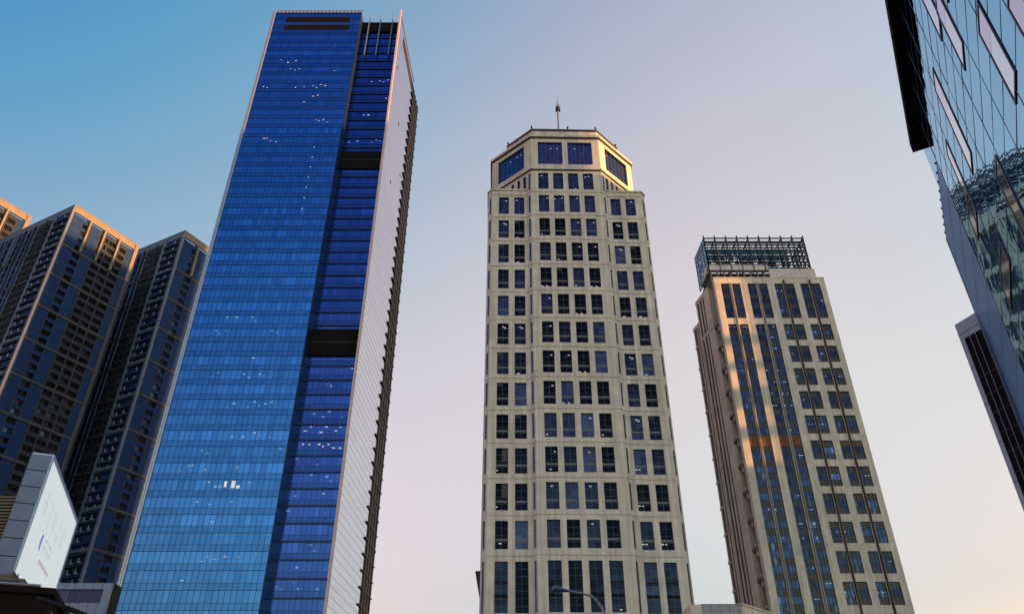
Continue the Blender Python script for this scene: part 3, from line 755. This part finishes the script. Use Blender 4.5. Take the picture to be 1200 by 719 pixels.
# ================================================================ mirror glass mall
def mall():
    A = 29.3; q_ = .905; k0 = (33.68 * q_, 44.47 * q_); Z = lambda z: 1.6 + (z - 1.6) * q_
    t = root('glass_building', (k0[0], k0[1], 0), 0, 'near mirror glass building with black roof overhang and slanting violet framed slots', 'building')
    f = Fr(0, 0, A); f.n = (-f.n[0], -f.n[1])       # outward normal to the left
    def box(mb, u0, u1, z0, z1, n0, n1, mat, tone=0):
        P = f.p; mb.hexa([P(u0, z0, n0), P(u1, z0, n0), P(u1, z0, n1), P(u0, z0, n1), P(u0, z1, n0), P(u1, z1, n0), P(u1, z1, n1), P(u0, z1, n1)], mat, tone)
    rnd = random.Random(5)
    H = 45.0
    g = MB(); us = [0 - 3.4 * k for k in range(24)]; zs = [H - 1.5 * k for k in range(31)]
    for i in range(len(us) - 1):
        for j in range(len(zs) - 1):
            u1, u0 = us[i], us[i + 1]; z1, z0 = zs[j], max(0, zs[j + 1])
            a, b = rnd.uniform(-.007, .007), rnd.uniform(-.004, .004)
            g.face([f.p(u1, z0, a - b), f.p(u0, z0, -a - b), f.p(u0, z1, -a + b), f.p(u1, z1, a + b)], M['mall_glass'], rnd.uniform(-.06, .06))
    for j in range(3): g.face([f.p(3.8, 40.6 + 1.46 * j), f.p(0, 40.6 + 1.46 * j), f.p(0, 42.06 + 1.46 * j), f.p(3.8, 42.06 + 1.46 * j)], M['mall_glass'])
    gw = g.build('mirror_wall', t)
    m = MB()
    for u in us: box(m, u - .03, u + .03, 0, H, -.1, .012, M['mall_line'])
    for z in zs: box(m, us[-1], 0, z - .02, z + .02, -.1, .010, M['mall_line'])
    m.build('joints', gw)
    q = MB(); box(q, us[-1], 0, 0, H - .5, -18, -.4, M['grey']); q.build('body', t)
    # overhanging roof edge
    q = MB(); box(q, us[-1], 4.0, H, H + .9, -3, .73, M['black']); ov = q.build('roof_overhang', t)
    q = MB()
    for k in range(60):
        u = 3.0 - 1.25 * k; box(q, u - .06, u + .06, H + .2, H + .36, .73, .79, M['rim']); box(q, u - .05, u + .05, H - .12, H, -.0, .06, M['rim'])
    q.build('edge_brackets', ov)
    # violet framed slots: (u0, u1, z0, z1)
    slots = [(-27.37, -25.5, 26.38, 30.9), (-20.4 - 1.9, -20.35, 33.9, 38.6), (-20.5, -18.55, 38.3, 43.5), (-13.2, -11.15, 34.05, 41.5), (-7.4, -5.8, 34.0, 40.2),
             (-18.4, -16.6, 22.5, 29.35), (-7.3, -3.7, 33.98, 35.9), (-10.6, -5.2, 27.7, 29.3), (-32, -30.2, 18, 27), (-25, -23.3, 36, 41), (-36, -34, 30, 36), (-40, -38.2, 20, 28)]
    for s_ in slots:
        u0, u1, z0, z1 = s_[0] * q_, s_[1] * q_, Z(s_[2]), Z(s_[3]); q = MB(); e = .06
        box(q, u0, u1, z0, z1, 0, .02, M['pale_slot']); zz = z1 - (z1 - z0) * .36
        box(q, u0 + .02, u1 - .02, zz, z1 - .02, .02, .023, M['pink'])
        for a, b, c, d in ((u0 - e, u0 + e, z0 - e, z1 + e), (u1 - e, u1 + e, z0 - e, z1 + e), (u0 + e, u1 - e, z0 - e, z0 + e), (u0 + e, u1 - e, z1 - e, z1 + e)):
            box(q, a, b, c, d, 0, .045, M['violet'])
        q.build('framed_slot', t)
    # end wall, slightly duller glass, same roofline
    q = MB(); HE = Z(45.0)
    for i in range(8):
        for j in range(15):
            u0, u1 = .05 + i * 1.35, 1.4 + i * 1.35; z0, z1 = HE / 15 * j, HE / 15 * (j + 1)
            box(q, u0, u1, z0, z1, -.3, -.02, M['mall_side'], rnd.uniform(-.08, .08))
    for j in range(15): box(q, .05, 10.85, HE / 15 * j - .02, HE / 15 * j + .02, -.3, -.012, M['mall_line'])
    box(q, -.04, .04, 0, H + .1, -.3, .02, M['violet'])
    box(q, 10.85, 10.95, 0, HE, -.3, .02, M['grey'])
    box(q, .05, 10.9, 0, HE - .1, -14, -.4, M['grey'])
    for k in range(9): box(q, .8 + k * 1.15, .88 + k * 1.15, HE - .1, HE + .08, -.1, .05, M['rim'])
    q.build('end_wall', t)
    # lower rear wing: turned wall with a black panel
    e0 = f.p(11.0, 0, 0)
    fw = Fr(e0[0], e0[1], -21 + 180); 
    # wall goes from its far end (left in view) back to the mall corner
    q = MB(); L_ = 1.95
    d = Fr(e0[0], e0[1], -21); P0 = d.p(0, 0); P1 = d.p(L_, 0); P2 = (P1[0] + 8, P1[1] + 8); P3 = (P0[0] + 8, P0[1] + 4.5)
    HB = Z(37.0)
    q.prism([P1[:2], P0[:2], P3[:2], P2[:2]], 0, HB, M['wing_grey'])
    ff = Fr(P1[0], P1[1], 159)
    for j in range(12): ff.box(q, 0, L_, HB - 1.0 - 3.0 * j, HB - .95 - 3.0 * j, 0, .02, M['mall_line'])
    q.build('rear_wing', t)
    q = MB(); ff.box(q, .42, L_ - .02, 0, HB - 1.5, 0, .06, M['black'])
    for j in range(20): ff.box(q, .42, L_ - .02, 1.5 * j + .2, 1.5 * j + .26, .06, .08, M['rim'])
    for x in (.9, 1.4): ff.box(q, x, x + .04, 0, HB - 1.5, .06, .085, M['grey'])
    q.build('black_panel', t)
mall()

# ================================================================ big screen, podium, low blocks
def screen():
    t = root('video_screen', (-38.2, 60, 0), 0, 'glowing white advertising screen on a grey panelled slab above dark roofs', 'video screen')
    f = Fr(0, 0, -20); f.n = (-f.n[0], -f.n[1]); f.n = (math.cos(R(-20)), -math.sin(R(-20)))
    def box(mb, u0, u1, z0, z1, n0, n1, mat): 
        P = f.p; mb.hexa([P(u0, z0, n1), P(u1, z0, n1), P(u1, z0, n0), P(u0, z0, n0), P(u0, z1, n1), P(u1, z1, n1), P(u1, z1, n0), P(u0, z1, n0)], mat)
    q = MB(); n = 7; h = (26.05 - 16.4) / n
    box(q, .05, 18.6, 16.4, 26.0, -1.5, -.06, M['rim'])
    for k in range(n): box(q, 0, .05, 16.4 + k * h + .04, 16.4 + (k + 1) * h - .04, -1.52, -.0, M['grey'])
    pass
    cab = q.build('cabinet', t)
    q = MB(); box(q, .02, 18.8, 25.85, 26.15, -1.5, .12, M['edge']); box(q, 18.5, 18.8, 16.6, 25.85, -1.5, .12, M['edge']); box(q, 0.02, 18.8, 16.2, 16.7, -1.5, .12, M['tan_wood'])
    box(q, .02, .3, 16.7, 25.85, -.05, .12, M['edge']); q.build('frame', t)
    q = MB(); box(q, .3, 18.5, 16.7, 25.85, -.05, .04, M['screen']); sc = q.build('display', t)
    # content: pale glyph-like strokes, a blue arc emblem and a small two-line title
    rnd = random.Random(11); q = MB()
    def pl(u0, z0, u1, z1, w_, mat, n_=.045):
        d = math.hypot(u1 - u0, z1 - z0); a, b = -(z1 - z0) / d * w_ / 2, (u1 - u0) / d * w_ / 2
        q.face([f.p(u0 + a, z0 + b, n_), f.p(u0 - a, z0 - b, n_), f.p(u1 - a, z1 - b, n_), f.p(u1 + a, z1 + b, n_)], mat)
    for i in range(5):
        gx = 2.2 + i * 2.7; gz = 21.9
        for k in range(6):
            if rnd.random() < .5: z_ = gz + rnd.uniform(0, 2); pl(gx, z_, gx + 1.9, z_, .16, M['screen_grey'])
            else: x_ = gx + rnd.uniform(.1, 1.8); pl(x_, gz, x_, gz + 2.1, .18, M['screen_grey'])
    for k in range(8):
        a0 = R(100 + 20 * k); a1 = R(120 + 20 * k); w_ = .14 + .55 * math.sin(math.pi * (k + .5) / 8)
        pl(6.3 + .55 * math.cos(a0), 20.5 + .6 * math.sin(a0), 6.3 + .55 * math.cos(a1), 20.5 + .6 * math.sin(a1), w_, M['screen_blue'], .05)
    for i in range(4):
        gx = 7.4 + i * 1.2
        for k in range(4):
            if k % 2: pl(gx, 20.2 + .3 * k, gx + .85, 20.2 + .3 * k, .13, M['screen_red'] if i % 2 == 0 else M['screen_grey'], .05)
            else: pl(gx + .2 * k + .1, 20.0, gx + .2 * k + .1, 21.2, .13, M['screen_grey'], .05)
    for i in range(9): pl(7.3 + i * .62, 19.3, 7.7 + i * .62, 19.3, .28, M['screen_red'], .05)
    for k in range(1, 6): pl(.3 + 3.03 * k, 16.75, .3 + 3.03 * k, 25.8, .035, M['screen_grey'], .042)
    for k in range(1, 4): pl(.35, 16.7 + 2.29 * k, 18.45, 16.7 + 2.29 * k, .035, M['screen_grey'], .043)
    q.build('display_graphics', sc)
screen()

def podium():
    t = root('podium_building', (-26.1, 45, 0), 0, 'dark brown low building with light framed windows in the lower left corner', 'building')
    f = Fr(0, 0, -20); fn = (math.cos(R(-20)), -math.sin(R(-20)))
    def P(u, v, z):  # u back along -20, v left along -110
        return (f.d[0] * u - fn[0] * v, f.d[1] * u - fn[1] * v, z)
    def bx(mb, u0, u1, v0, v1, z0, z1, mat):
        mb.hexa([P(u0, v1, z0), P(u0, v0, z0), P(u1, v0, z0), P(u1, v1, z0), P(u0, v1, z1), P(u0, v0, z1), P(u1, v0, z1), P(u1, v1, z1)], mat)
    q = MB(); bx(q, 0, 14, 0, 24, 0, 11.6, M['dark_brown']); bx(q, -.25, 14.2, -.25, 24, 11.6, 11.95, M['dark_brown'])
    bx(q, .6, 1.0, .3, 24, 11.95, 12.1, M['dark_brown']); q.build('walls', t)
    for k in range(3):
        q = MB(); u = -0.02
        a = 1.2 + k * 2.6
        for (u0, u1, z0, z1) in ((a, a + .14, 8.6, 11.0), (a + 1.6, a + 1.74, 8.6, 11.0), (a + .14, a + 1.6, 10.86, 11.0), (a + .14, a + 1.6, 8.6, 8.74)):
            bx(q, u0, u1, -.12, 0, z0, z1, M['tan_wood'])
        bx(q, a + .14, a + 1.6, -.03, 0, 8.74, 10.86, M['office_glass']); q.build('window', t)
    # worn metal lettering on the front fascia
    q = MB(); rnd = random.Random(2)
    for i in range(5):
        v = 4.2 + i * .62
        bx(q, -.06, 0, v, v + .1, 10.4, 10.8, M['joint']); bx(q, -.07, -.01, v, v + .4, 10.4 + .33 * (i % 2), 10.5 + .33 * (i % 2), M['joint'])
    q.build('fascia_lettering', t)
    for k, (u, v, hh) in enumerate(((2.5, 2.0, .9), (3.4, 5.2, .7), (2.2, 8.6, 1.0), (4.5, 12.5, .8))):
        q = MB(); bx(q, u, u + 1.2, v, v + 1.6, 12.0, 12.0 + hh, M['joint']); bx(q, u - .02, u, v + .2, v + 1.4, 12.15, 11.85 + hh, M['rim']); q.build('roof_unit', t)
    q = MB(); q.tube([P(1.2, .8, 12.3), P(1.2, 6, 12.3), P(1.2, 6.4, 12.5), P(1.2, 14, 12.5)], .09, M['pole'], 8)
    q.tube([P(.2, 5.5, 11.95), P(.2, 5.5, 12.5)], .035, M['pole'], 6); q.build('roof_pipe', t)
    q = MB(); bx(q, -.8, -.3, 8, 20, 9.4, 9.7, M['tan_wood']); bx(q, -.8, -.3, 7.7, 8, 8.6, 9.7, M['tan_wood']); q.build('canopy', t)
podium()
t = root('roof_plinth', (-38.5, 60, 0), 0, 'dark stepped rooftop block that carries the white screen', 'building')
f = Fr(0, 0, -20)
def PP(u, v, z): return (f.d[0] * u - f.n[0] * v, f.d[1] * u - f.n[1] * v, z)
q = MB()
for (u0, u1, v0, v1, z0, z1) in ((.4, 20, -.3, 16, 0, 15.4), (-.3, 20, -.6, 16, 15.4, 16.15)):
    q.hexa([PP(u0, v1, z0), PP(u0, v0, z0), PP(u1, v0, z0), PP(u1, v1, z0), PP(u0, v1, z1), PP(u0, v0, z1), PP(u1, v0, z1), PP(u1, v1, z1)], M['dark_brown'])
q.build('walls', t)
q = MB()
for k in range(10): q.tube([PP(1 + 2 * k, -.5, 16.15), PP(1 + 2 * k, -.5, 16.8)], .04, M['rim'], 5)
q.build('roof_posts', t)

t = root('louvre_screen', (-52, 64, 0), 0, 'tan horizontal louvre screen wall behind the grey slab', 'screen wall')
q = MB(); q.box(0, 9.5, .3, .6, 18.4, 24.1, M['rim']); q.build('backing', t)
q = MB()
for k in range(20): q.box(0, 9.5, -.05, .25, 18.5 + k * .28, 18.66 + k * .28, M['slat'])
q.build('slats', t)
q = MB(); q.box(-.2, 9.6, -.2, 1.5, 0, 18.4, M['dark_brown']); q.build('base_wall', t)

t = root('low_annex', (-66, 100, 0), 0, 'low grey framed pavilion with a wide dark window at the foot of the shaded tower', 'building')
q = MB(); fa = Fr(0, 0, 90)
wall(q, fa, 0, 15.7, 0, 25.3, [(1.5, 14.6, 22.9, 24.55)], .35, M['grey'])
Fr(15.7, 0, 0).quad(q, 0, 2.2, 0, 25.3, 0, M['rubber']); Fr(0, 2.2, 180).quad(q, 0, 2.2, 0, 25.3, 0, M['grey']); q.box(.1, 15.6, .2, 2.1, 25.0, 25.2, M['grey'])
for k in range(14): fa.box(q, .5 + k * 1.15, .54 + k * 1.15, 24.6, 25.3, 0, .02, M['rim'])
for k in range(14): fa.box(q, .5 + k * 1.15, .54 + k * 1.15, 21, 22.9, 0, .02, M['rim'])
q.build('walls', t)
link('window', window_mesh('window', 13.1, 1.65, 9, 1, M['office_glass2'], bar=.08), t, (1.5, .3, 22.9))

# low building right of the cream tower: grey tile front, sunlight on the flank put into its beige
t = root('low_tiled_building', (34.3, 120, 0), 0, 'low grey tiled roofline with a flank coloured as if sunlit between the cream and beige towers', 'building')
q = MB(); fa = Fr(-6.1, 0, 90)
fa.quad(q, 0, 6.1, 0, 26.9, 0, M['tile'])
for k in range(5): fa.box(q, 1.4 * k, 1.4 * k + .05, 0, 26.85, 0, .02, M['rim'])
for k in range(8): fa.box(q, 0, 6.1, 26.0 - 1.4 * k, 26.05 - 1.4 * k, 0, .022, M['rim'])
q.box(-7.8, -6.1, -.2, 12, 0, 26.9, M['cream2'])
Fr(0, 0, 44).quad(q, 0, 22, 0, 26.9, 0, M['cream2']); q.face([(-6.1, .05, 26.7), (0, .05, 26.7), (15, 15.5, 26.7), (-6.1, 15.5, 26.7)], M['cream2'])
q.build('walls', t)
q = MB(); Fr(0, 0, 44).box(q, -.1, 22, 26.9, 27.15, -.5, .15, M['cream2']); fa.box(q, -.1, 6.0, 26.9, 27.0, -.5, .1, M['grey']); q.build('coping', t)

# dark building peeping out left of the cream tower
t = root('dark_building', (-6.7, 176, 0), 0, 'dark building with a flared roof edge peeping out behind the cream tower', 'building')
q = MB(); q.box(0, 8, 0, 14, 0, 45.2, M['bronze']); q.box(-.06, 0, 2, 2.6, 0, 45, M['rim']); q.build('walls', t)
q = MB(); q.hexa([(-.1, -.2, 38.5), (8, -.2, 38.5), (8, 14, 38.5), (-.1, 14, 38.5), (-1.45, -1, 45.2), (8, -1, 45.2), (8, 14, 45.2), (-1.45, 14, 45.2)], M['bronze'])
q.hexa([(-1.45, -1, 45.2), (8, -1, 45.2), (8, 14, 45.2), (-1.45, 14, 45.2), (-1.5, -1.05, 45.6), (8, -1.05, 46.4), (8, 14, 46.4), (-1.5, 14, 45.6)], M['rim']); q.build('flared_roof', t)

# ---------------------------------------------------------------- street lamp and cables
t = root('street_lamp', (4.35, 36.5, .14), 0, 'street lamp with a curved grey arm and blue-grey head before the cream tower', 'street lamp')
q = MB(); q.tube([(0, 0, 0), (0, 0, 3), (.0, 0, 8.0)], .11, M['pole'], 12, .07); q.tube([(0, 0, 0), (0, 0, .3)], .2, M['pole'], 12)
q.build('pole', t)
q = MB(); q.tube([(0, 0, 7.9), (-.1, 0, 8.5), (-.26, 0, 9.0), (-.42, 0, 9.25), (-.66, 0, 9.5), (-1.07, 0, 9.64), (-1.6, 0, 9.73), (-1.8, 0, 9.76)], .07, M['pole'], 12, .045); q.build('arm', t)
q = MB(); pts = [(-1.72, .035), (-1.8, .075), (-1.95, .10), (-2.1, .15), (-2.28, .185), (-2.42, .17), (-2.5, .10), (-2.53, .03)]
n = 14; rings = []
for x, r_ in pts:
    zc = 9.74 + (-1.72 - x) * .12; rings.append(len(q.v))
    q.v += [(x, math.cos(k * 2 * math.pi / n) * r_ * 1.15, zc + math.sin(k * 2 * math.pi / n) * r_ * (.95 if math.sin(k * 2 * math.pi / n) > 0 else .6)) for k in range(n)]
for a in range(len(pts) - 1):
    for k in range(n): q.f.append((rings[a] + k, rings[a] + (k + 1) % n, rings[a + 1] + (k + 1) % n, rings[a + 1] + k)); q.m.append(q.mi(M['lampm'])); q.t.append(0)
q.f.append(tuple(range(rings[-1], rings[-1] + n))); q.m.append(0); q.t.append(0)
q.build('lamp_head', t)
q = MB(); q.tube([(-2.2, 0, 9.73), (-2.2, 0, 9.66), (-2.2, 0, 9.62)], .12, M['pale_slot'], 12, .05); q.build('lens', t)

def cable(name, pts, r_, label, y=None):
    q = MB(); q.tube(pts, r_, M['rubber'], 8); o = q.build(name); tag(o, label, 'cable')
cable('overhead_cable', [(-21.4, 36, 9.45), (-20.6, 36, 9.25), (-19.6, 36, 8.95), (-18.3, 36, 8.5), (-16.8, 36, 7.9), (-15, 36, 7.1)], .11, 'thick black cable sagging across the lower left corner')
cable('thin_wire', [(-44, 58, 20.9), (-42.5, 58.2, 21.5), (-41.2, 58.6, 22.3), (-39.9, 59.6, 23.3)], .05, 'thin dark wire running to the left side of the grey slab')

# ---------------------------------------------------------------- unseen blocks added right of the frame to shade lower storeys and shape sun patches
def offstage(x, y, wx, wy, h, label):
    t = root('shade_tower', (x, y, 0), 0, label, 'office tower', 'added shade towers beyond the right edge')
    q = MB(); q.box(0, wx, 0, wy, 0, h, M['cream2']); q.build('walls', t)
    q = MB(); fo = Fr(0, wy, 180)
    for k in range(int(h / 4) - 1):
        fo.box(q, .6, wy - .6, 3 + k * 4, 5.2 + k * 4, -.1, .1, M['office_glass2'])
    q.build('window_bands', t)
offstage(325, 195, 15, 19.4, 340, 'tallest added shade tower with banded windows, unseen far to the right')
offstage(325, 152.8, 15, 42, 280, 'added banded shade tower between a taller and a lower one')
offstage(325, 112, 15, 34.4, 281, 'added banded shade tower beside the narrow gap that lets sun through')
offstage(325, 84.7, 15, 27, 181, 'lower added shade block set between two taller ones, unseen at right')
offstage(325, -30, 15, 114, 222, 'long added shade block with banded windows, unseen far to the right')
t = root('sun_gap_blocker', (325, 146.4, 0), 0, 'unseen bars added between two shade towers to break up the sun patches', 'sun blocker')  # added bars splitting the sun gap into patches
q = MB()
for z0, z1 in ((0, 112), (121, 124), (131, 137), (144, 146), (153, 155.5)): q.box(2, 12, .02, 6.38, z0, z1, M['cream2'])
q.build('blocker_bars', t)
q = MB()
for z in (122.2, 133.5, 145, 154): q.box(1.95, 2, .5, 5.9, z - .6, z + .6, M['office_glass2'])
q.build('glazing', t)
